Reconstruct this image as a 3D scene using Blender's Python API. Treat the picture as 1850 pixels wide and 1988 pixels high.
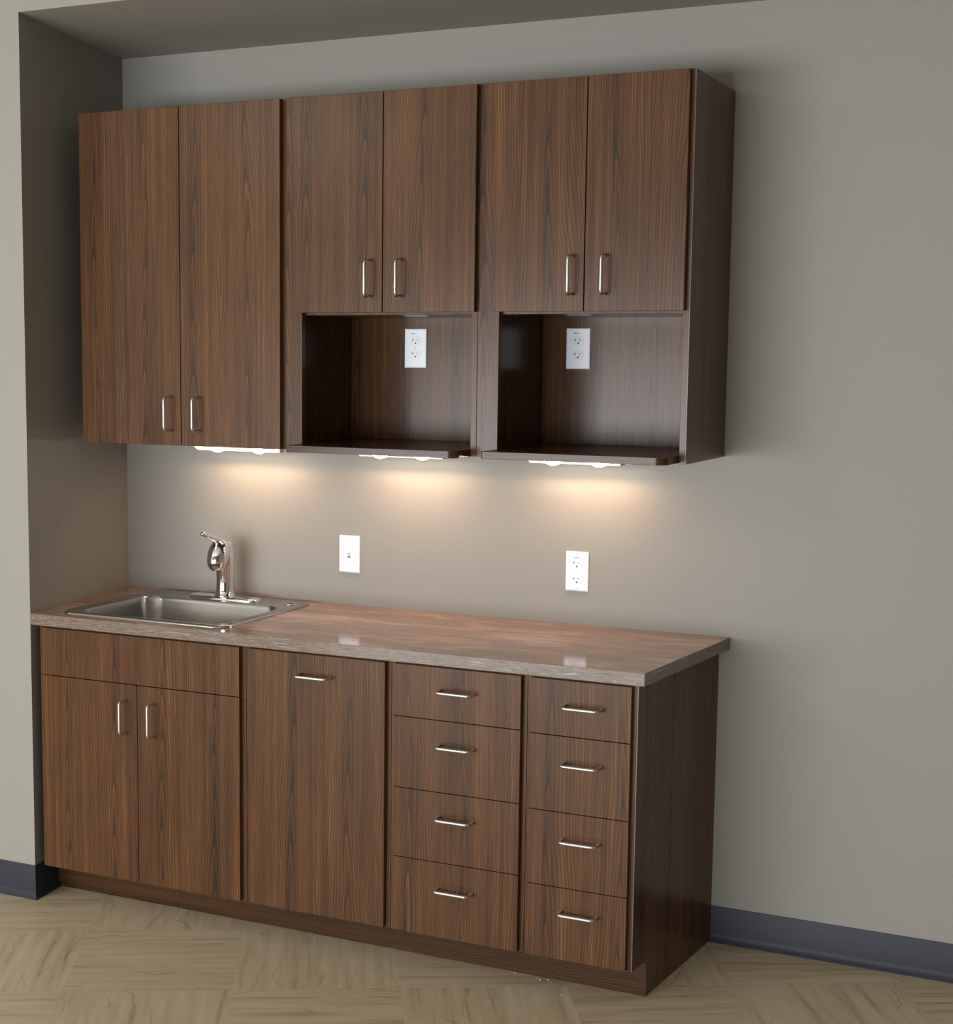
import bpy, bmesh, math, random
from mathutils import Vector, Matrix
S = bpy.context.scene
COL = S.collection
for o in list(bpy.data.objects): bpy.data.objects.remove(o)
random.seed(4)
PI = math.pi

# ------------------------------------------------------------------ camera
YAW, PIT, ROL = 0.4559, -0.1161, 0.0074
F_PX, PPX, PPY = 3074.4, 770.11, 1048.83
f = Vector((-math.sin(YAW)*math.cos(PIT), math.cos(YAW)*math.cos(PIT), math.sin(PIT)))
rt = Vector((math.cos(YAW), math.sin(YAW), 0)); up = rt.cross(f)
rr = math.cos(ROL)*rt + math.sin(ROL)*up
uu = -math.sin(ROL)*rt + math.cos(ROL)*up
cam = bpy.data.cameras.new('camera'); co = bpy.data.objects.new('camera', cam); COL.objects.link(co)
m = Matrix((( rr.x, uu.x, -f.x, 2.9832), (rr.y, uu.y, -f.y, -4.2388), (rr.z, uu.z, -f.z, 1.623), (0, 0, 0, 1)))
co.matrix_world = m
cam.sensor_fit = 'VERTICAL'; cam.sensor_height = 24.0; cam.sensor_width = 24.0*1850/1988
cam.lens = F_PX/1988*24.0
cam.shift_x = (925-PPX)/1988.0
cam.shift_y = (PPY-994)/1988.0
cam.clip_start = 0.05
S.camera = co

# ------------------------------------------------------------------ exposure, world, room light
vs = S.view_settings
vs.view_transform = 'Standard'; vs.look = 'None'; vs.gamma = 1.0; vs.use_curve_mapping = False
vs.exposure = 0.07
S.render.film_transparent = False
w = bpy.data.worlds.new('world'); S.world = w; w.use_nodes = True
w.node_tree.nodes['Background'].inputs[0].default_value = (0.75, 0.85, 1.0, 1)
w.node_tree.nodes['Background'].inputs[1].default_value = 0.3

def area(name, loc, direction, sx, sy, power, col):
    l = bpy.data.lights.new(name, 'AREA'); l.shape = 'RECTANGLE'; l.size = sx; l.size_y = sy
    l.energy = power; l.color = col
    o = bpy.data.objects.new(name, l); COL.objects.link(o); o.location = loc
    o.rotation_euler = Vector(direction).to_track_quat('-Z', 'Y').to_euler()
    return o
# daylight through the windows behind the camera and on the left, one ceiling fixture
area('window_daylight_south', (0.0, -6.93, 0.92), (0, 1, 0), 4.8, 1.2, 375, (0.90, 0.95, 1.0))
area('window_daylight_west', (-2.53, -2.3, 1.6), (1, 0, 0), 1.5, 1.7, 12, (0.90, 0.95, 1.0))
area('ceiling_fixture_light', (-1.72, -5.0, 3.03), (0, 0, -1), 0.7, 1.3, 70, (1.0, 0.93, 0.8))

# ------------------------------------------------------------------ mesh helpers
ORI = {}
def link(name, me, mat, parent=None, origin=(0, 0, 0), smooth=False, bevel=0, seg=2, grain=None, auto=None):
    me.transform(Matrix.Translation(-Vector(origin)))
    if mat: me.materials.append(mat)
    o = bpy.data.objects.new(name, me); COL.objects.link(o)
    po = Vector(ORI[parent.as_pointer()]) if parent else Vector((0, 0, 0))
    o.location = Vector(origin) - po
    if parent: o.parent = parent
    ORI[o.as_pointer()] = tuple(origin)
    if smooth or auto is not None:
        for p in me.polygons: p.use_smooth = True
        if auto is not None:
            me.set_sharp_from_angle(angle=auto)
    if bevel:
        b = o.modifiers.new('bevel', 'BEVEL'); b.width = bevel; b.segments = seg; b.limit_method = 'ANGLE'
        b.angle_limit = math.radians(40)
    o['grain'] = float(grain or 0.0)
    return o
def empty(name, loc):
    o = bpy.data.objects.new(name, None); COL.objects.link(o); o.location = loc; o.empty_display_size = 0.1
    ORI[o.as_pointer()] = tuple(loc); return o
def tag(o, label, cat, group=None):
    o['label'] = label; o['category'] = cat
    if group: o['group'] = group
    return o
def struct(o): o['kind'] = 'structure'; return o
def me_from(v, fc, name='m'):
    me = bpy.data.meshes.new(name); me.from_pydata([tuple(p) for p in v], [], fc); me.update()
    bm = bmesh.new(); bm.from_mesh(me); bmesh.ops.recalc_face_normals(bm, faces=bm.faces); bm.to_mesh(me); bm.free()
    return me
class MB:
    def __init__(s): s.v = []; s.f = []
    def box(s, x0, x1, y0, y1, z0, z1):
        n = len(s.v)
        s.v += [(x, y, z) for z in (z0, z1) for y in (y0, y1) for x in (x0, x1)]
        s.f += [tuple(n+i for i in q) for q in ((0, 2, 3, 1), (4, 5, 7, 6), (0, 1, 5, 4), (2, 6, 7, 3), (0, 4, 6, 2), (1, 3, 7, 5))]
        return s
    def prism(s, poly, fn):          # poly 2-D outline, fn(p, k) -> 3-D point for k in 0, 1
        n = len(s.v); k = len(poly)
        s.v += [fn(p, 0) for p in poly] + [fn(p, 1) for p in poly]
        s.f += [tuple(range(n, n+k)), tuple(range(n+2*k-1, n+k-1, -1))]
        s.f += [(n+i, n+(i+1) % k, n+k+(i+1) % k, n+k+i) for i in range(k)]
        return s
    def tube(s, path, rad, seg=14, cap=True, sx=1.0):
        n0 = len(s.v); P = [Vector(p) for p in path]; N = len(P)
        if not isinstance(rad, (list, tuple)): rad = [rad]*N
        t0 = (P[1]-P[0]).normalized(); a = t0.orthogonal().normalized()
        for i in range(N):
            t = (P[min(i+1, N-1)]-P[max(i-1, 0)]).normalized()
            a = (a - t*a.dot(t)).normalized(); b = t.cross(a)
            for j in range(seg):
                th = 2*PI*j/seg
                s.v.append(tuple(P[i]+(a*math.cos(th)*sx+b*math.sin(th))*rad[i]))
        for i in range(N-1):
            for j in range(seg):
                s.f.append((n0+i*seg+j, n0+i*seg+(j+1) % seg, n0+(i+1)*seg+(j+1) % seg, n0+(i+1)*seg+j))
        if cap:
            s.f.append(tuple(n0+j for j in range(seg))); s.f.append(tuple(n0+(N-1)*seg+j for j in range(seg)))
        return s
    def lathe(s, prof, c, seg=32):
        n0 = len(s.v); N = len(prof)
        for r, z in prof:
            for j in range(seg):
                th = 2*PI*j/seg; s.v.append((c[0]+r*math.cos(th), c[1]+r*math.sin(th), c[2]+z))
        for i in range(N-1):
            for j in range(seg):
                s.f.append((n0+i*seg+j, n0+i*seg+(j+1) % seg, n0+(i+1)*seg+(j+1) % seg, n0+(i+1)*seg+j))
        s.f.append(tuple(n0+j for j in range(seg))); s.f.append(tuple(n0+(N-1)*seg+j for j in range(seg)))
        return s
    def loops(s, L, cap0=False, cap1=False):
        n0 = len(s.v); k = len(L[0])
        for l in L: s.v += [tuple(p) for p in l]
        for i in range(len(L)-1):
            for j in range(k):
                s.f.append((n0+i*k+j, n0+i*k+(j+1) % k, n0+(i+1)*k+(j+1) % k, n0+(i+1)*k+j))
        if cap0: s.f.append(tuple(n0+j for j in range(k)))
        if cap1: s.f.append(tuple(n0+(len(L)-1)*k+j for j in range(k)))
        return s
    def build(s, name, mat, parent=None, origin=(0, 0, 0), **kw):
        return link(name, me_from(s.v, s.f, name), mat, parent, origin, **kw)
def box(name, x0, x1, y0, y1, z0, z1, mat, parent=None, bevel=0.0008, **kw):
    o = ((x0+x1)/2, (y0+y1)/2, z0)
    return MB().box(x0, x1, y0, y1, z0, z1).build(name, mat, parent, o, bevel=bevel, **kw)

# ------------------------------------------------------------------ materials
def mat(name):
    m = bpy.data.materials.new(name); m.use_nodes = True
    return m, m.node_tree.nodes, m.node_tree.links, m.node_tree.nodes['Principled BSDF']
def ramp(n, stops):
    r = n.new('ShaderNodeValToRGB'); e = r.color_ramp.elements
    while len(e) > 1: e.remove(e[-1])
    e[0].position = stops[0][0]; e[0].color = (*stops[0][1], 1)
    for p, c in stops[1:]:
        q = e.new(p); q.color = (*c, 1)
    return r
def math_(n, l, op, a, b=None, c=None):
    x = n.new('ShaderNodeMath'); x.operation = op
    for i, v in enumerate((a, b, c)):
        if v is None: continue
        if isinstance(v, (int, float)): x.inputs[i].default_value = v
        else: l.new(v, x.inputs[i])
    return x.outputs[0]
def mapping(n, l, src, scale=(1, 1, 1), loc=(0, 0, 0), rot=(0, 0, 0)):
    x = n.new('ShaderNodeMapping'); l.new(src, x.inputs[0])
    x.inputs['Scale'].default_value = scale; x.inputs['Location'].default_value = loc; x.inputs['Rotation'].default_value = rot
    return x.outputs[0]
def noise(n, l, src, scale, detail=2, rough=0.5, dist=0.0):
    x = n.new('ShaderNodeTexNoise'); l.new(src, x.inputs['Vector'])
    x.inputs['Scale'].default_value = scale; x.inputs['Detail'].default_value = detail
    x.inputs['Roughness'].default_value = rough; x.inputs['Distortion'].default_value = dist
    return x.outputs['Fac']
def mix(n, l, fac, a, b, mode='MIX'):
    x = n.new('ShaderNodeMix'); x.data_type = 'RGBA'; x.blend_type = mode
    for i, v in ((0, fac), (6, a), (7, b)):
        if isinstance(v, (int, float)): x.inputs[i].default_value = v
        elif isinstance(v, tuple): x.inputs[i].default_value = (*v, 1)
        else: l.new(v, x.inputs[i])
    return x.outputs[2]
def simple(name, col, rough=0.5, metal=0.0, nscale=0, namp=0.0, bump=0.0, emis=None, estr=0, coat=0):
    m, n, l, b = mat(name)
    b.inputs['Base Color'].default_value = (*col, 1); b.inputs['Roughness'].default_value = rough
    b.inputs['Metallic'].default_value = metal; b.inputs['Coat Weight'].default_value = coat
    g = n.new('ShaderNodeNewGeometry')
    if nscale:
        nz = noise(n, l, g.outputs['Position'], nscale, 4, 0.6)
        c = mix(n, l, nz, tuple(x*(1-namp) for x in col), tuple(min(1, x*(1+namp)) for x in col))
        l.new(c, b.inputs['Base Color'])
        if bump:
            bp = n.new('ShaderNodeBump'); bp.inputs['Strength'].default_value = bump; bp.inputs['Distance'].default_value = 0.002
            l.new(nz, bp.inputs['Height']); l.new(bp.outputs[0], b.inputs['Normal'])
    if emis:
        b.inputs['Emission Color'].default_value = (*emis, 1); b.inputs['Emission Strength'].default_value = estr
    return m

PAINT = simple('taupe_wall_paint', (0.268, 0.250, 0.218), 0.62, nscale=160, namp=0.035, bump=0.12)
CEIL = simple('ceiling_paint', (0.5, 0.49, 0.47), 0.8, nscale=60, namp=0.02)
BASE = simple('slate_vinyl_cove', (0.026, 0.027, 0.038), 0.5, nscale=40, namp=0.12)
BASE.node_tree.nodes['Principled BSDF'].inputs['Specular IOR Level'].default_value = 0.25
CHROME = simple('polished_chrome', (0.86, 0.87, 0.89), 0.06, 1.0)
NICKEL = simple('satin_nickel', (0.78, 0.77, 0.74), 0.24, 1.0)
WHITE = simple('white_plastic', (0.80, 0.82, 0.86), 0.35)
WHITE2 = simple('white_nylon_insert', (0.74, 0.76, 0.80), 0.3)
SLOT = simple('dark_slot', (0.04, 0.04, 0.045), 0.6)
INK = simple('grey_print', (0.22, 0.23, 0.26), 0.7)
HOUS = simple('brushed_fixture_metal', (0.55, 0.53, 0.50), 0.35, 0.8)
CORD = simple('white_cord', (0.7, 0.7, 0.68), 0.5)
CRUMB = simple('plaster_crumb', (0.8, 0.8, 0.78), 0.8)
EDGE = simple('pale_edge_band', (0.15, 0.12, 0.10), 0.35)
LENS = simple('lit_lamp_lens', (0.9, 0.85, 0.75), 0.4, emis=(1.0, 0.80, 0.62), estr=1.5)
BULB = simple('lit_halogen_bulb', (1, 1, 1), 0.3, emis=(1.0, 0.86, 0.72), estr=60)

def steel():
    m, n, l, b = mat('brushed_stainless')
    g = n.new('ShaderNodeNewGeometry')
    nz = noise(n, l, mapping(n, l, g.outputs['Position'], (12, 400, 400)), 1.0, 2)
    b.inputs['Metallic'].default_value = 1; b.inputs['Base Color'].default_value = (0.42, 0.41, 0.40, 1)
    r = n.new('ShaderNodeMapRange'); l.new(nz, r.inputs[0]); r.inputs[3].default_value = 0.18; r.inputs[4].default_value = 0.28
    l.new(r.outputs[0], b.inputs['Roughness'])
    return m
STEEL = steel()

def wood(name, horizontal=False, gain=1.0, tone=(1, 1, 1)):
    m, n, l, b = mat(name)
    g = n.new('ShaderNodeNewGeometry'); at = n.new('ShaderNodeAttribute'); at.attribute_type = 'OBJECT'; at.attribute_name = 'grain'
    off = n.new('ShaderNodeCombineXYZ')
    l.new(math_(n, l, 'MULTIPLY', at.outputs['Fac'], 3.7), off.inputs[0])
    l.new(math_(n, l, 'MULTIPLY', at.outputs['Fac'], 5.3), off.inputs[1])
    l.new(math_(n, l, 'MULTIPLY', at.outputs['Fac'], 1.9), off.inputs[2])
    ad = n.new('ShaderNodeVectorMath'); ad.operation = 'ADD'; l.new(g.outputs['Position'], ad.inputs[0]); l.new(off.outputs[0], ad.inputs[1])
    P = ad.outputs[0]
    if horizontal: sc = lambda a, k: (k, a, a)
    else: sc = lambda a, k: (a, a, k)
    # sliced-veneer figure: nested arches repeating across the sheet, faded by noise
    q = n.new('ShaderNodeSeparateXYZ'); l.new(P, q.inputs[0])
    if horizontal: across, along = q.outputs[2], q.outputs[0]
    else: across, along = math_(n, l, 'ADD', q.outputs[0], math_(n, l, 'MULTIPLY', q.outputs[1], 0.9)), q.outputs[2]
    W = 0.17
    warp = noise(n, l, mapping(n, l, P, sc(5.0, 1.4)), 1.0, 2, 0.5)
    warp2 = noise(n, l, mapping(n, l, P, sc(26, 3.0)), 1.0, 2, 0.5)
    u_ = math_(n, l, 'DIVIDE', across, W)
    u_ = math_(n, l, 'ADD', u_, math_(n, l, 'MULTIPLY', math_(n, l, 'SUBTRACT', warp, 0.5), 0.45))
    xl = math_(n, l, 'SUBTRACT', math_(n, l, 'FRACT', u_), 0.5)
    hyp = math_(n, l, 'SQRT', math_(n, l, 'ADD', math_(n, l, 'MULTIPLY', xl, xl), 0.0030))
    fld = math_(n, l, 'ADD', math_(n, l, 'MULTIPLY', hyp, 25.0), math_(n, l, 'MULTIPLY', along, 6.0))
    sway = noise(n, l, mapping(n, l, P, sc(3.0, 0.25), loc=(5, 3, 8)), 1.0, 1, 0.4)
    fld = math_(n, l, 'ADD', fld, math_(n, l, 'MULTIPLY', sway, 9.0))
    fld = math_(n, l, 'ADD', fld, math_(n, l, 'MULTIPLY', warp2, 0.9))
    fr = math_(n, l, 'FRACT', fld)
    bands = ramp(n, [(0.0, (0.0,)*3), (0.16, (0.30,)*3), (0.55, (0.60,)*3), (0.84, (1.0,)*3), (0.93, (0.75,)*3), (1.0, (0.0,)*3)])
    l.new(fr, bands.inputs[0])
    med = noise(n, l, mapping(n, l, P, sc(80, 1.1)), 1.0, 3, 0.6)
    fine = noise(n, l, mapping(n, l, P, sc(420, 9)), 1.0, 2, 0.6)
    patch = noise(n, l, mapping(n, l, P, sc(12, 1.3)), 1.0, 2, 0.5)
    core = ramp(n, [(0.0, (0.0,)*3), (0.16, (1,)*3)]); l.new(math_(n, l, 'ABSOLUTE', xl), core.inputs[0])
    t = math_(n, l, 'MULTIPLY', bands.outputs[0], 0.46)
    t = math_(n, l, 'ADD', t, math_(n, l, 'MULTIPLY', math_(n, l, 'SUBTRACT', med, 0.5), 0.85))
    t = math_(n, l, 'ADD', t, math_(n, l, 'MULTIPLY', math_(n, l, 'SUBTRACT', fine, 0.5), 0.55))
    t = math_(n, l, 'ADD', t, math_(n, l, 'MULTIPLY', math_(n, l, 'SUBTRACT', patch, 0.5), 0.6))
    t = math_(n, l, 'ADD', t, math_(n, l, 'MULTIPLY', math_(n, l, 'SUBTRACT', core.outputs[0], 1.0), 0.16))
    t = math_(n, l, 'ADD', t, 0.235)
    def C(r, gg, bb): return (r*gain*tone[0], gg*gain*tone[1], bb*gain*tone[2])
    cr = ramp(n, [(0.0, C(0.032, 0.018, 0.010)), (0.28, C(0.060, 0.029, 0.014)), (0.55, C(0.098, 0.043, 0.017)), (0.80, C(0.150, 0.067, 0.024)), (1.0, C(0.21, 0.10, 0.038))])
    l.new(t, cr.inputs[0]); l.new(cr.outputs[0], b.inputs['Base Color'])
    b.inputs['Roughness'].default_value = 0.25
    b.inputs['Specular IOR Level'].default_value = 0.2
    bp = n.new('ShaderNodeBump'); bp.inputs['Strength'].default_value = 0.05; bp.inputs['Distance'].default_value = 0.001
    l.new(fine, bp.inputs['Height']); l.new(bp.outputs[0], b.inputs['Normal'])
    return m
WOOD = wood('walnut_laminate')
WOODH = wood('walnut_laminate_horizontal', True, 0.62)

def counter():
    m, n, l, b = mat('rosy_stone_laminate')
    g = n.new('ShaderNodeNewGeometry'); P = g.outputs['Position']
    a = noise(n, l, mapping(n, l, P, (3.6, 11, 11), rot=(0, 0, -0.25)), 1.0, 3, 0.55, 0.3)
    c1 = ramp(n, [(0.30, (0.21, 0.155, 0.115)), (0.42, (0.33, 0.170, 0.110)), (0.50, (0.31, 0.190, 0.130)), (0.58, (0.42, 0.235, 0.165)), (0.68, (0.42, 0.33, 0.265))])
    l.new(a, c1.inputs[0])
    a2 = noise(n, l, mapping(n, l, P, (7, 55, 55), loc=(4, 1, 2)), 1.0, 3, 0.6, 0.6)
    c2 = ramp(n, [(0.30, (0.74,)*3), (0.5, (1.0,)*3), (0.72, (1.25, 1.24, 1.22))]); l.new(a2, c2.inputs[0])
    top = mix(n, l, 1.0, c1.outputs[0], c2.outputs[0], 'MULTIPLY')
    # grey-blue wavy seam lines on the drop edge
    e = noise(n, l, mapping(n, l, P, (10, 10, 150)), 1.0, 4, 0.7, 0.8)
    ce = ramp(n, [(0.26, (0.04, 0.033, 0.03)), (0.38, (0.17, 0.112, 0.082)), (0.46, (0.215, 0.17, 0.14)), (0.53, (0.12, 0.076, 0.055)), (0.60, (0.22, 0.18, 0.158)), (0.72, (0.36, 0.36, 0.38))])
    l.new(e, ce.inputs[0])
    sep = n.new('ShaderNodeSeparateXYZ'); l.new(g.outputs['True Normal'], sep.inputs[0])
    isTop = math_(n, l, 'GREATER_THAN', math_(n, l, 'ABSOLUTE', sep.outputs[2]), 0.7)
    l.new(mix(n, l, isTop, ce.outputs[0], top), b.inputs['Base Color'])
    b.inputs['Roughness'].default_value = 0.09
    return m
COUNTER = counter()

def floor_mat():
    m, n, l, b = mat('quarter_turned_vinyl_tile')
    g = n.new('ShaderNodeNewGeometry'); T = 0.43325; A = math.radians(28.62)
    sh = n.new('ShaderNodeVectorMath'); sh.operation = 'SUBTRACT'; l.new(g.outputs['Position'], sh.inputs[0]); sh.inputs[1].default_value = (0.5089, -1.1173, 0)
    rotv = mapping(n, l, sh.outputs[0], (1/T, 1/T, 1/T), rot=(0, 0, -A))
    sep = n.new('ShaderNodeSeparateXYZ'); l.new(rotv, sep.inputs[0])
    X, Y = sep.outputs[0], sep.outputs[1]
    fx, fy = math_(n, l, 'FLOOR', X), math_(n, l, 'FLOOR', Y)
    par = math_(n, l, 'ABSOLUTE', math_(n, l, 'MODULO', math_(n, l, 'ADD', fx, fy), 2.0))
    sx = math_(n, l, 'SUBTRACT', X, fx); sy = math_(n, l, 'SUBTRACT', Y, fy)
    # along / across the striation for each tile
    ipar = math_(n, l, 'SUBTRACT', 1.0, par)
    al = math_(n, l, 'ADD', math_(n, l, 'MULTIPLY', X, ipar), math_(n, l, 'MULTIPLY', Y, par))
    ac = math_(n, l, 'ADD', math_(n, l, 'MULTIPLY', Y, ipar), math_(n, l, 'MULTIPLY', X, par))
    cid = math_(n, l, 'ADD', math_(n, l, 'MULTIPLY', fx, 7.13), math_(n, l, 'MULTIPLY', fy, 3.71))
    cb = n.new('ShaderNodeCombineXYZ'); l.new(al, cb.inputs[0]); l.new(ac, cb.inputs[1]); l.new(cid, cb.inputs[2])
    V = cb.outputs[0]
    st = noise(n, l, mapping(n, l, V, (0.9, 15, 1)), 1.0, 3, 0.6, 0.25)
    cr = ramp(n, [(0.28, (0.37, 0.275, 0.165)), (0.42, (0.495, 0.39, 0.250)), (0.56, (0.535, 0.435, 0.292)), (0.75, (0.57, 0.49, 0.37))])
    l.new(st, cr.inputs[0])
    vein = noise(n, l, mapping(n, l, V, (2.2, 3.0, 1), loc=(3, 9, 0)), 1.0, 3, 0.5, 0.0)
    vl = math_(n, l, 'ABSOLUTE', math_(n, l, 'SUBTRACT', math_(n, l, 'FRACT', math_(n, l, 'ADD', math_(n, l, 'MULTIPLY', vein, 3.2), math_(n, l, 'MULTIPLY', ac, 7.0))), 0.5))
    vr = ramp(n, [(0.0, (0.66, 0.61, 0.52)), (0.025, (0.84, 0.80, 0.72)), (0.09, (1, 1, 1))]); l.new(vl, vr.inputs[0])
    gate = noise(n, l, mapping(n, l, V, (2.0, 5, 1), loc=(7, 2, 0)), 1.0, 2)
    gr = ramp(n, [(0.45, (0,)*3), (0.62, (1,)*3)]); l.new(gate, gr.inputs[0])
    c = mix(n, l, gr.outputs[0], cr.outputs[0], mix(n, l, 1.0, cr.outputs[0], vr.outputs[0], 'MULTIPLY'))
    # faint joints
    ex = math_(n, l, 'MINIMUM', math_(n, l, 'MINIMUM', sx, math_(n, l, 'SUBTRACT', 1.0, sx)), math_(n, l, 'MINIMUM', sy, math_(n, l, 'SUBTRACT', 1.0, sy)))
    jr = ramp(n, [(0.0, (0.93, 0.92, 0.90)), (0.004, (1, 1, 1))]); l.new(ex, jr.inputs[0])
    c = mix(n, l, 1.0, c, jr.outputs[0], 'MULTIPLY')
    l.new(c, b.inputs['Base Color']); b.inputs['Roughness'].default_value = 0.42
    return m
FLOOR = floor_mat()

# ------------------------------------------------------------------ structure
D = 0.5926; XWB = -0.0753; CH = 3.05
XW, XE, YS = -2.6, 6.6, -7.0
struct(box('floor', XW-.15, XE+.15, YS-.15, 0.15, -0.1, 0.0, FLOOR, bevel=0))
struct(box('ceiling', XW-.15, XE+.15, YS-.15, 0.15, CH, CH+0.1, CEIL, bevel=0))
struct(box('wall_back', XWB, XE+.15, 0.0, 0.15, 0, CH, PAINT, bevel=0))
struct(MB().prism([(XW-.15, -D), (0.0, -D), (XWB, 0.0), (XWB, 0.15), (XW-.15, 0.15)], lambda p, k: (p[0], p[1], k*CH)).build('wall_left', PAINT))
struct(MB().prism([(-D, 2.5732), (0.0, 2.5480), (0.0, CH), (-D, CH)], lambda p, k: ((XWB*(1+p[0]/D) if k == 0 else XE), p[0], p[1])).build('wall_soffit', PAINT))
struct(box('wall_west', XW-.15, XW, YS-.15, -D, 0, CH, PAINT, bevel=0))
struct(box('wall_east', XE, XE+.15, YS-.15, 0, 0, CH, PAINT, bevel=0))
struct(box('wall_south', XW, XE, YS-.15, YS, 0, CH, PAINT, bevel=0))
def cove(name, path, normals):
    prof = [(0.0, 0.0), (0.0145, 0.0), (0.0130, 0.0025), (0.0085, 0.007), (0.0045, 0.016), (0.0032, 0.024), (0.0032, 0.0995), (0.0022, 0.1016), (0, 0.1016)]
    L = [[(p[0]+nx*q[0], p[1]+ny*q[0], q[1]) for q in prof] for p, (nx, ny) in zip(path, normals)]
    return struct(MB().loops(L, True, True).build(name, BASE, auto=math.radians(50)))
sl = XWB/D
cove('baseboard_left', [(XW, -D), (-0.008, -D), (-0.0, -D), (sl*0.13, -D+0.1295)], [(0, -1), (0, -1), (1, -1), (1, 0)])
cove('baseboard_back', [(1.8939, 0), (XE, 0)], [(0, -1), (0, -1)])

# ------------------------------------------------------------------ handles
def handle(parent, c, vertical, face_y):
    half, proj, r, bend = 0.048, 0.034, 0.0042, 0.011
    pts = []
    pts.append((-half, 0)); pts.append((-half, -(proj-bend)))
    for k in range(1, 6):
        a = k/6*PI/2; pts.append((-half+bend*(1-math.cos(a)), -(proj-bend)-bend*math.sin(a)))
    pts.append((-half+bend, -proj)); pts.append((half-bend, -proj))
    for k in range(1, 6):
        a = k/6*PI/2; pts.append((half-bend+bend*math.sin(a), -(proj-bend)-bend*math.cos(a)))
    pts.append((half, -(proj-bend))); pts.append((half, 0))
    P = [(c[0], face_y+d, c[1]+s) if vertical else (c[0]+s, face_y+d, c[1]) for s, d in pts]
    return MB().tube(P, r, 12).build('handle', NICKEL, parent, (c[0], face_y, c[1]), smooth=True)

def door(parent, name, x0, x1, yf, t, z0, z1, g, gap=0.0013):
    return box(name, x0+gap, x1-gap, yf, yf+t, z0+gap, z1-gap, WOOD, parent, bevel=0.0010, grain=g)

# ------------------------------------------------------------------ wall cabinets
DU, DUF = 0.398, 0.379
ZB, ZT, ZM = 1.3578, 2.3215, 1.7367
G = 'walnut wall cabinets over the counter'
wc1 = tag(empty('wall_cabinet', (0.39, 0, ZB)), 'walnut wall cabinet with two full-height doors, leftmost, above the sink', 'cabinet', G)
MB().box(0.056, 0.742, -DUF, -0.001, ZB, ZB+.018).box(0.056, 0.742, -DUF, -0.001, ZT-.018, ZT).box(0.056, 0.074, -DUF, -0.001, ZB+.018, ZT-.018) \
    .box(0.724, 0.742, -DUF, -0.001, ZB+.018, ZT-.018).box(0.074, 0.724, -.012, -0.001, ZB+.018, ZT-.018).build('cabinet_body', WOOD, wc1, (0.39, 0, ZB), bevel=.0006, grain=3.1)
for x0, x1, g, hx in ((0.0522, 0.4025, 0.3, 0.3665), (0.4025, 0.7344, 0.3, 0.4630)):
    d = door(wc1, 'door', x0, x1, -DU, .0185, ZB, ZT-.002, g)
    handle(d, (hx, 1.451), True, -DU)

def niche_cabinet(label, x0, xs, xi, xr, x1, doors, zsh, ysh, rshell, g):
    """x0 outer left, xs stile right edge, xi inner left wall, xr inner right, x1 outer right"""
    c = tag(empty('wall_cabinet', ((x0+x1)/2, 0, ZB)), label, 'cabinet', G)
    o = ((x0+x1)/2, 0, ZB); nt = 1.732
    b = MB()
    b.box(x0, xi, -DUF+.0185, -.001, ZB, ZT)                   # left side
    b.box(x0, xs, -DUF, -DUF+.0185, ZB, ZT)                    # left stile
    b.box(xr, x1, -DUF, -.001, ZB, ZT)                         # right side
    b.box(xi, xr, -.012, -.001, ZB, ZT)                        # back
    b.box(xi, xr, -DUF+.0185, -.012, nt, nt+.018)              # niche ceiling
    b.box(xi, xr, -DUF+.0185, -.012, ZT-.018, ZT)              # top
    b.build('cabinet_body', WOOD, c, o, bevel=.0006, grain=g)
    # projecting shelf with a rounded front corner
    r = rshell
    poly = [(xi, -.0125), (xi, -DUF+.019), (xs+.0005, -DUF+.019), (xs+.0005, ysh+.004), (xs+.0045, ysh)]
    poly += [(xr-.001-r+r*math.sin(a), ysh+r-r*math.cos(a)) for a in [k/8*PI/2 for k in range(9)]]
    poly += [(xr-.001, -.0125)]
    MB().prism(poly, lambda p, k: (p[0], p[1], zsh-.019+k*.019)).build('niche_shelf', WOODH, c, ((x0+x1)/2, -.2, zsh-.019), bevel=.0008, grain=g+1, auto=math.radians(35))
    for a, bb, gg, hx in doors:
        d = door(c, 'door', a, bb, -DU, .0185, ZM, ZT-.002, gg)
        handle(d, (hx, 1.828), True, -DU)
    return c
wc2 = niche_cabinet('walnut wall cabinet with open niche below two short doors, middle of the three', 0.742, 0.793, 0.755, 1.306, 1.3225,
    ((0.784, 1.0509, 1.2, 1.0135), (1.0509, 1.3217, 1.2, 1.1065)), 1.3765, -.474, .030, 5.2)
wc3 = niche_cabinet('walnut wall cabinet with open niche, rightmost, its dark right side exposed', 1.3235, 1.383, 1.365, 1.874, 1.8909,
    ((1.3677, 1.6211, 2.4, 1.589), (1.6211, 1.8824, 2.4, 1.677)), 1.3800, -.492, .030, 7.7)
box('edge_strip', 1.8903, 1.8915, -DUF-.0006, -DUF+.0012, ZB+.001, ZT-.001, EDGE, wc3, bevel=0)

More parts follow.
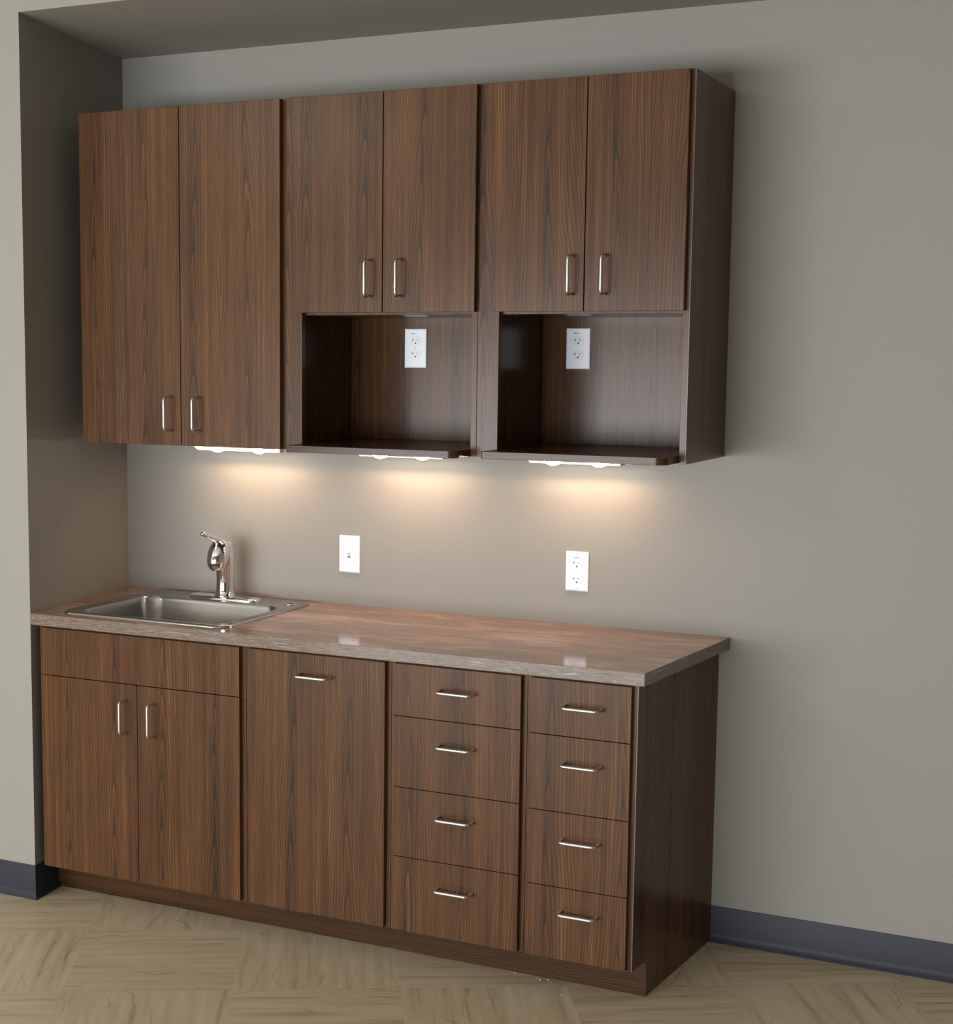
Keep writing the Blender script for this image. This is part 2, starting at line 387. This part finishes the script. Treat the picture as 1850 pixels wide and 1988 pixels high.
# ------------------------------------------------------------------ under-cabinet lights
LAMP_W = 0.50
def puck_bar(label, x0, x1):
    L = x1-x0; zc = ZB-.0005; zb = zc-.0275
    t = tag(empty('under_cabinet_light', ((x0+x1)/2, -.16, zc)), label, 'light fixture', 'under-cabinet light bars')
    o = ((x0+x1)/2, -.16, zc)
    # opaque tray open at the bottom: top plate, rear lip, ends
    MB().box(x0, x1, -.150, -.079, zc-.009, zc).box(x0, x1, -.082, -.079, zb, zc-.009).box(x0, x0+.002, -.118, -.082, zb, zc-.009) \
        .box(x1-.002, x1, -.118, -.082, zb, zc-.009).build('light_housing', HOUS, t, o, bevel=.0004)
    # slanted glass strip facing the room
    s0, s1 = -.158, -.124
    MB().prism([(s0, zc-.009), (s1, zb), (s1+.003, zb), (s0+.003, zc-.009)], lambda p, k: (x0+.0005+k*(L-.001), p[0], p[1])).build('light_lens', LENS, t, o, bevel=0)
    for k, fx in enumerate((0.28, 0.79)):
        bx = x0+L*fx
        b = MB().lathe([(0.004, .0115), (.016, .0085), (.026, .0025), (.028, 0), (.026, -.0025), (.016, -.0085), (.004, -.0115)], (0, 0, 0), 20)
        # lamp capsule lying along the strip, bulging through it
        b.v = [(bx+p[0], -.137+p[1]*.35, zc-.0205+p[2]) for p in b.v]
        b.build('light_bulb', BULB, t, (bx, -.137, zc-.0205), smooth=True)
        sp = bpy.data.lights.new('halogen_beam', 'AREA'); sp.energy = LAMP_W; sp.color = (1.0, 0.62, 0.38)
        sp.shape = 'RECTANGLE'; sp.size = .11; sp.size_y = .008
        so = bpy.data.objects.new('halogen_beam', sp); COL.objects.link(so); so.location = (bx, -.102, zc-.0135)
        so.rotation_euler = (math.radians(20), 0, 0)
    MB().tube([(x1-.004, -.100, zc-.012), (x1+.012, -.102, zb+.004), (x1+.035, -.102, zb+.006), (x1+.046, -.100, zc-.001)], .0022, 8).build('power_cord', CORD, t, o, smooth=True)
    return t
puck_bar('lit light bar under the leftmost wall cabinet, over the sink', 0.279, 0.568)
puck_bar('lit light bar under the middle wall cabinet', 0.842, 1.107)
puck_bar('lit light bar under the rightmost wall cabinet', 1.376, 1.637)

# ------------------------------------------------------------------ base cabinets
DB, DBF = 0.5763, 0.5605
BZ0, BZ1 = 0.0965, 0.8300
XSF, XSB = 1.8417, 1.8939
GB = 'walnut base cabinets under the counter'
def sx_left(y): return XWB*(1+y/D)+.003
def base_cab(name, label, x0, x1, g):
    c = tag(empty(name, ((x0+x1)/2, -.28, BZ0)), label, 'cabinet', GB)
    b = MB(); t = .018
    b.box(x0, x0+t, -DBF, -.01, BZ0, BZ1).box(x1-t, x1, -DBF, -.01, BZ0, BZ1)
    b.box(x0+t, x1-t, -DBF, -.01, BZ0, BZ0+t).box(x0+t, x1-t, -.02, -.01, BZ0+t, BZ1)
    b.box(x0+t, x1-t, -DBF, -DBF+.018, BZ1-.03, BZ1)
    b.build('cabinet_body', WOOD, c, ((x0+x1)/2, -.28, BZ0), bevel=.0006, grain=g)
    return c
ZD0, ZD1 = 0.1000, 0.8240
b1 = base_cab('sink_cabinet', 'walnut base cabinet with two doors and blank top panel under the sink', 0.010, 0.7195, 2.2)
door(b1, 'false_drawer_front', 0.021, 0.7078, -DB, .0155, .6822, ZD1, .7)
for x0, x1, hx in ((0.021, 0.3638, 0.326), (0.3638, 0.7078, 0.4225)):
    d = door(b1, 'door', x0, x1, -DB, .0155, ZD0, .6822, .7, gap=.0010); handle(d, (hx, .5875), True, -DB)
b2 = base_cab('base_cabinet', 'walnut base cabinet with one full-height panel front and a single horizontal handle', 0.7205, 1.1680, 4.4)
d = door(b2, 'door', 0.7328, 1.1569, -DB, .0155, ZD0, ZD1, 3.4); handle(d, (0.9475, .7655), False, -DB)
def drawers(label, x0, x1, dx0, dx1, zs, hz, hx, g):
    c = base_cab('drawer_cabinet', label, x0, x1, g)
    ed = [ZD1]+zs+[ZD0]
    for k in range(4):
        d = door(c, 'drawer', dx0, dx1, -DB, .0155, ed[k+1], ed[k], g+.37, gap=.0009)
        handle(d, (hx, hz[k]), False, -DB)
    return c
b3 = drawers('walnut cabinet of four drawers, the wider bank, third from the left', 1.1690, 1.5515, 1.1798, 1.5405, [.6838, .4923, .3043], [.763, .618, .4265, .235], 1.3645, 6.1)
b4 = drawers('walnut cabinet of four drawers, the narrower bank at the right end', 1.5525, 1.8230, 1.5629, 1.8300, [.6811, .4851, .2901], [.759, .6125, .417, .2295], 1.7065, 8.3)
def skx(y, dx=0): return XSF+(XSB-XSF)*(1+y/DBF)+dx
MB().prism([(-DBF, BZ0), (-DBF, BZ1), (-.004, BZ1), (-.004, 0), (-.4655+.001, 0), (-.4655+.001, BZ0)],
    lambda p, k: (skx(p[0], -.018+.018*k), p[0], p[1])).build('end_panel', WOOD, b4, (1.86, -.28, BZ0), bevel=.0006, grain=9.9)
MB().prism([(-DBF-.0008, BZ0+.001), (-DBF-.0008, BZ1-.001), (-DBF+.0012, BZ1-.001), (-DBF+.0012, BZ0+.001)],
    lambda p, k: (skx(p[0], -.0012+.0018*k), p[0], p[1])).build('edge_strip', EDGE, b4, (1.84, -DBF, BZ0))
tk = MB().prism([(sx_left(-.47)-.002, -.4661), (skx(-.466, .0006), -.4661), (skx(-.466, .0006), -.4650), (sx_left(-.47)-.002, -.448)], lambda p, k: (p[0], p[1], .0005+k*(BZ0-.0015))) \
    .build('toe_kick_board', WOODH, None, (.9, -.46, 0), grain=1.3)
tag(tk, 'long horizontal-grain walnut toe kick board on the floor below the base cabinets', 'toe kick')

# ------------------------------------------------------------------ countertop with sink cutout
CZ0, CZ1, DC = 0.8312, 0.8640, 0.5945
def cxl(y): return XWB*(1+y/D)+.001 if y > -D else 0.0
def cxr(y): return 1.8668+(1.9237-1.8668)*(1+y/DC)
HX0, HX1, HY0, HY1 = 0.092, 0.618, -0.520, -0.060
ys = [-DC, HY0, HY1, -.0005]
v = []; fc = []
for z in (CZ0, CZ1):
    for y in ys:
        for k, x in enumerate((cxl(y), HX0, HX1, cxr(y))): v.append((x, y, z))
for kz in (0, 1):
    for j in range(3):
        for i in range(3):
            if i == 1 and j == 1: continue
            q = [kz*16+j*4+i, kz*16+j*4+i+1, kz*16+(j+1)*4+i+1, kz*16+(j+1)*4+i]
            fc.append(tuple(q if kz else q[::-1]))
ring = [0, 1, 2, 3, 7, 11, 15, 14, 13, 12, 8, 4]
for i in range(12): a, b = ring[i], ring[(i+1) % 12]; fc.append((a, b, b+16, a+16))
hole = [5, 9, 10, 6]
for i in range(4): a, b = hole[i], hole[(i+1) % 4]; fc.append((a, b, b+16, a+16))
ct = link('countertop', me_from(v, fc), COUNTER, None, (.93, -.3, CZ0), bevel=.0012)
tag(ct, 'rosy brown stone-look laminate countertop on the base cabinets', 'countertop')

# ------------------------------------------------------------------ sink
def rrect(x0, x1, y0, y1, r, z, n=8):
    P = []
    for cx, cy, a0 in ((x1-r, y1-r, 0), (x0+r, y1-r, PI/2), (x0+r, y0+r, PI), (x1-r, y0+r, 1.5*PI)):
        for k in range(n+1):
            a = a0+k/n*PI/2; P.append((cx+r*math.cos(a), cy+r*math.sin(a), z))
    return P
sk = tag(empty('kitchen_sink', (.355, -.29, CZ1)), 'rectangular stainless steel drop-in sink set in the left end of the counter', 'sink')
X0, X1, Y0, Y1 = 0.066, 0.644, -0.548, -0.036
BX0, BX1, BY0, BY1 = 0.108, 0.600, -0.506, -0.150
zt = CZ1
L = [rrect(X0, X1, Y0, Y1, .045, zt+.0004), rrect(X0+.001, X1-.001, Y0+.001, Y1-.001, .045, zt+.0042), rrect(X0+.005, X1-.005, Y0+.005, Y1-.005, .042, zt+.0062),
     rrect(X0+.011, X1-.011, Y0+.011, Y1-.011, .038, zt+.0052), rrect(X0+.016, X1-.016, Y0+.016, Y1-.016, .034, zt+.0026),
     rrect(BX0-.008, BX1+.008, BY0-.008, BY1+.008, .060, zt+.0030), rrect(BX0-.002, BX1+.002, BY0-.002, BY1+.002, .056, zt+.0026), rrect(BX0, BX1, BY0, BY1, .055, zt-.001),
     rrect(BX0+.003, BX1-.003, BY0+.003, BY1-.003, .055, zt-.012), rrect(BX0+.010, BX1-.010, BY0+.010, BY1-.010, .058, zt-.090),
     rrect(BX0+.016, BX1-.016, BY0+.016, BY1-.016, .062, zt-.135), rrect(BX0+.028, BX1-.028, BY0+.028, BY1-.028, .062, zt-.152),
     rrect(BX0+.050, BX1-.050, BY0+.050, BY1-.050, .060, zt-.158), rrect(.354-.05, .354+.05, -.328-.05, -.328+.05, .0499, zt-.162)]
MB().loops(L, False, True).build('sink_basin', STEEL, sk, (.355, -.29, zt), auto=math.radians(50))
MB().lathe([(.043, 0), (.043, .002), (.038, .003), (.034, .0005), (.010, -.001), (.008, .006), (.002, .008)], (.354, -.328, zt-.1618)).build('drain_strainer', CHROME, sk, (.354, -.328, zt-.16), auto=math.radians(40))
MB().lathe([(.0195, 0), (.0205, .0018), (.0180, .0026), (.0150, .0012)], (.588, -.088, zt+.0022)).build('accessory_hole_ring', CHROME, sk, (.588, -.088, zt), smooth=True)
MB().lathe([(.0148, 0), (.0148, .0014)], (.588, -.088, zt+.0024)).build('accessory_hole_disc', SLOT, sk, (.588, -.088, zt))  # flat dark disc filling the inside of the hole ring

# ------------------------------------------------------------------ faucet
fx, fy, fz = .357, -.094, zt+.0030
fa = tag(empty('faucet', (fx, fy, fz)), 'chrome single-lever faucet standing on the rear deck of the sink', 'faucet')
L = []
for ins, z in ((0, 0), (0, .004), (.003, .0075), (.010, .010), (.020, .011)):
    L.append(rrect(fx-.125+ins, fx+.125-ins, fy-.031+ins, fy+.031-ins, .0305-ins if ins < .03 else .005, fz+z, 8))
MB().loops(L, True, True).build('deck_plate', CHROME, fa, (fx, fy, fz), auto=math.radians(50))
MB().lathe([(.0345, .010), (.033, .013), (.0295, .017), (.0275, .030), (.0268, .060), (.0275, .085), (.0295, .110), (.0300, .135), (.0285, .152), (.0250, .160), (.0245, .163), (.0258, .167), (.0240, .176), (.017, .181), (.004, .183)],
    (fx, fy, fz), 40).build('faucet_body', CHROME, fa, (fx, fy, fz), smooth=True)
# egg-shaped pull-out spray head seen nearly end-on, dropping forward from the body
P = []; Rr = []
for k in range(17):
    t = k/16
    P.append((fx-.006*t, fy-.008-.044*t, fz+.184-.036*t-.056*t**1.4))
    Rr.append([.006, .0150, .0205, .0240, .0262, .0278, .0288, .0294, .0296, .0295, .0290, .0281, .0268, .0250, .0222, .0175, .007][k]*1.14)
MB().tube(P, Rr, 32).build('spray_head', CHROME, fa, (fx, fy, fz+.13), smooth=True)
MB().tube([(fx, fy-.006, fz+.170), (fx-.003, fy-.030, fz+.184), (fx-.006, fy-.062, fz+.197), (fx-.009, fy-.088, fz+.206), (fx-.010, fy-.104, fz+.212), (fx-.010, fy-.114, fz+.213)],
    [.0150, .0125, .0090, .0072, .0080, .0055], 16).build('lever', CHROME, fa, (fx, fy, fz+.18), smooth=True)

# ------------------------------------------------------------------ outlets and switch
def plate(parent, cx, cz, y, w=.0705, h=.1135):
    L = []
    for ins, d in ((0, 0), (0, .0028), (.0012, .0042), (.004, .0052)):
        L.append([(cx+sx*(w/2-ins), y-d, cz+sz*(h/2-ins)) for sx, sz in ((-1, -1), (1, -1), (1, 1), (-1, 1))])
    return MB().loops(L, False, True).build('cover_plate', WHITE, parent, (cx, y, cz), bevel=.0005)
def slots(b, cx, cz, y):
    b.box(cx-.0074, cx-.0058, y-.0004, y, cz-.0038, cz+.0038)
    b.box(cx-.0110, cx-.0074, y-.0004, y, cz-.0008, cz+.0008)
    b.box(cx+.0052, cx+.0066, y-.0004, y, cz-.0032, cz+.0032)
def ground(b, cx, cz, y):
    b.prism([(cx+.0024*math.cos(a), cz+.0026*math.sin(a)) for a in [k*PI/6 for k in range(12)]], lambda p, k: (p[0], y-.0004*k, p[1]))
def marks(parent, cx, cz, y, pat):
    b = MB()
    for x0, x1, h in pat: b.box(cx+x0, cx+x1, y-.0003, y, cz-h/2, cz+h/2)
    b.build('printed_mark', INK, parent, (cx, y, cz))
def duplex(cx, cz, y, label, pat):
    t = tag(empty('wall_outlet', (cx, y, cz)), label, 'outlet', 'duplex outlets in the cabinet niches')
    plate(t, cx, cz, y)
    for s in (1, -1):
        zc = cz+s*.0195+.002
        poly = []
        for k in range(24):
            a = 2*PI*k/24; px, pz = .0172*math.cos(a), .0172*math.sin(a); pz = max(-.0140, min(.0140, pz)); poly.append((cx+px, zc+pz))
        r = MB().prism(poly, lambda p, k: (p[0], y-.0040-k*.0022, p[1])).build('receptacle', WHITE2, t, (cx, y, zc), bevel=.0004)
        b = MB(); slots(b, cx, zc+.003, y-.0062); ground(b, cx+.0010, zc-.0065, y-.0062); b.build('socket_slots', SLOT, r, (cx, y, zc))
    MB().lathe([(.0028, 0), (.0024, .0012), (.0005, .0014)], (0, 0, 0), 12)
    b = MB().lathe([(.0028, 0), (.0024, .0012), (.0005, .0014)], (0, 0, 0), 12)
    b.v = [(cx+p[0], y-.0050-p[2], cz+.002+p[1]) for p in b.v]; b.build('screw', WHITE2, t, (cx, y, cz), smooth=True)
    marks(t, cx-.004, cz+.0425, y-.0052, pat)
    return t
duplex(.9692, 1.6444, -.0122, 'white duplex outlet in the niche of the middle wall cabinet', ((-.010, -.0065, .002), (-.0058, -.0015, .0032), (-.001, .0010, .0016), (.003, .0055, .0012), (.0065, .0095, .0012)))
duplex(1.4722, 1.6458, -.0122, 'white duplex outlet in the niche of the rightmost wall cabinet', ((-.010, -.0065, .0022), (-.0058, -.0015, .0034), (-.001, .0008, .0014), (.002, .0060, .0036)))
g_ = tag(empty('wall_outlet', (1.4787, 0, 1.0171)), 'white outlet with rectangular test-button insert on the wall above the counter', 'outlet')
plate(g_, 1.4787, 1.0171, -.0002, .069)
ins = box('receptacle', 1.4787-.0165, 1.4787+.0165, -.0066, -.0045, 1.0171-.0335, 1.0171+.0335, WHITE2, g_, bevel=.0006)
for s in (1, -1):
    b = MB(); slots(b, 1.4787-.0015, 1.0171+s*.0225+.002, -.0067); ground(b, 1.4787, 1.0171+s*.0225-.0085, -.0067)
    b.build('socket_slots', SLOT, ins, (1.4787, -.008, 1.0171+s*.0225))

box('test_button', 1.4787-.0065, 1.4787+.0085, -.0080, -.0066, 1.0171+.0006, 1.0171+.0062, WHITE, ins, bevel=.0004)
box('reset_button', 1.4787-.0065, 1.4787+.0085, -.0080, -.0066, 1.0171-.0068, 1.0171-.0012, WHITE, ins, bevel=.0004)
marks(g_, 1.4787-.002, 1.0171+.0392, -.0054, ((-.007, -.004, .002), (-.0035, .001, .0034), (.0025, .007, .0030)))
marks(g_, 1.4787-.0125, 1.0171+.001, -.0067, ((-.0008, .0008, .0016),))
s_ = tag(empty('light_switch', (.7464, 0, 1.0215)), 'white toggle light switch on the wall above the counter, right of the sink', 'switch')
plate(s_, .7464, 1.0215, -.0002)
box('switch_collar', .7464-.0055, .7464+.0055, -.0062, -.0048, 1.0215-.0125, 1.0215+.0125, WHITE2, s_, bevel=.0004)
MB().prism([(-.0055, -.006), (-.0155, .0045), (-.0145, .0085), (-.0055, .0060)], lambda p, k: (.7464-.0042+k*.0084, p[0], 1.0215+p[1])).build('toggle', WHITE, s_, (.7464, 0, 1.0215), bevel=.0006)
box('toggle_slot', .7464-.0042, .7464+.0042, -.0064, -.0061, 1.0215-.0112, 1.0215-.0070, SLOT, s_, bevel=0)
for s in (1, -1):
    for px, o_, col in ((.7464, s_, WHITE2), (1.4787, g_, WHITE2)):
        cz = (1.0215 if o_ is s_ else 1.0171)+s*(.030 if o_ is s_ else .0485)
        b = MB().lathe([(.0030, 0), (.0026, .0010), (.0005, .0012)], (0, 0, 0), 12)
        b.v = [(px+p[0], -.0052-p[2], cz+p[1]) for p in b.v]
        sc = b.build('screw', col, o_, (px, 0, cz), smooth=True)

# ------------------------------------------------------------------ crumbs by the toe kick
cr0 = None
for k, (x, y) in enumerate(((1.497, -.474), (1.522, -.476), (1.560, -.482), (1.572, -.490), (1.592, -.480), (1.604, -.492), (1.655, -.555))):
    if cr0 is None:
        bm = bmesh.new(); bmesh.ops.create_icosphere(bm, subdivisions=1, radius=.0022)
        for vv in bm.verts: vv.co *= random.uniform(.7, 1.3)
        for vv in bm.verts: vv.co.z *= .6
        me = bpy.data.meshes.new('crumb'); bm.to_mesh(me); bm.free(); me.materials.append(CRUMB)
        cr0 = bpy.data.objects.new('plaster_crumb', me); COL.objects.link(cr0); c = cr0
    else:
        c = cr0.copy(); COL.objects.link(c)
    c.location = (x, y, .0015); c.rotation_euler = (0, 0, k*1.3); s = (1, .6, .7, 1.3, 1.1, .8, .9)[k]; c.scale = (s, s, s)
    tag(c, 'tiny white plaster crumb on the floor by the toe kick', 'debris', 'plaster crumbs by the toe kick')
for o in list(bpy.data.objects):
    if 'grain' in o.keys() and o.type == 'MESH' and not (o.data.materials and o.data.materials[0] in (WOOD, WOODH)):
        del o['grain']
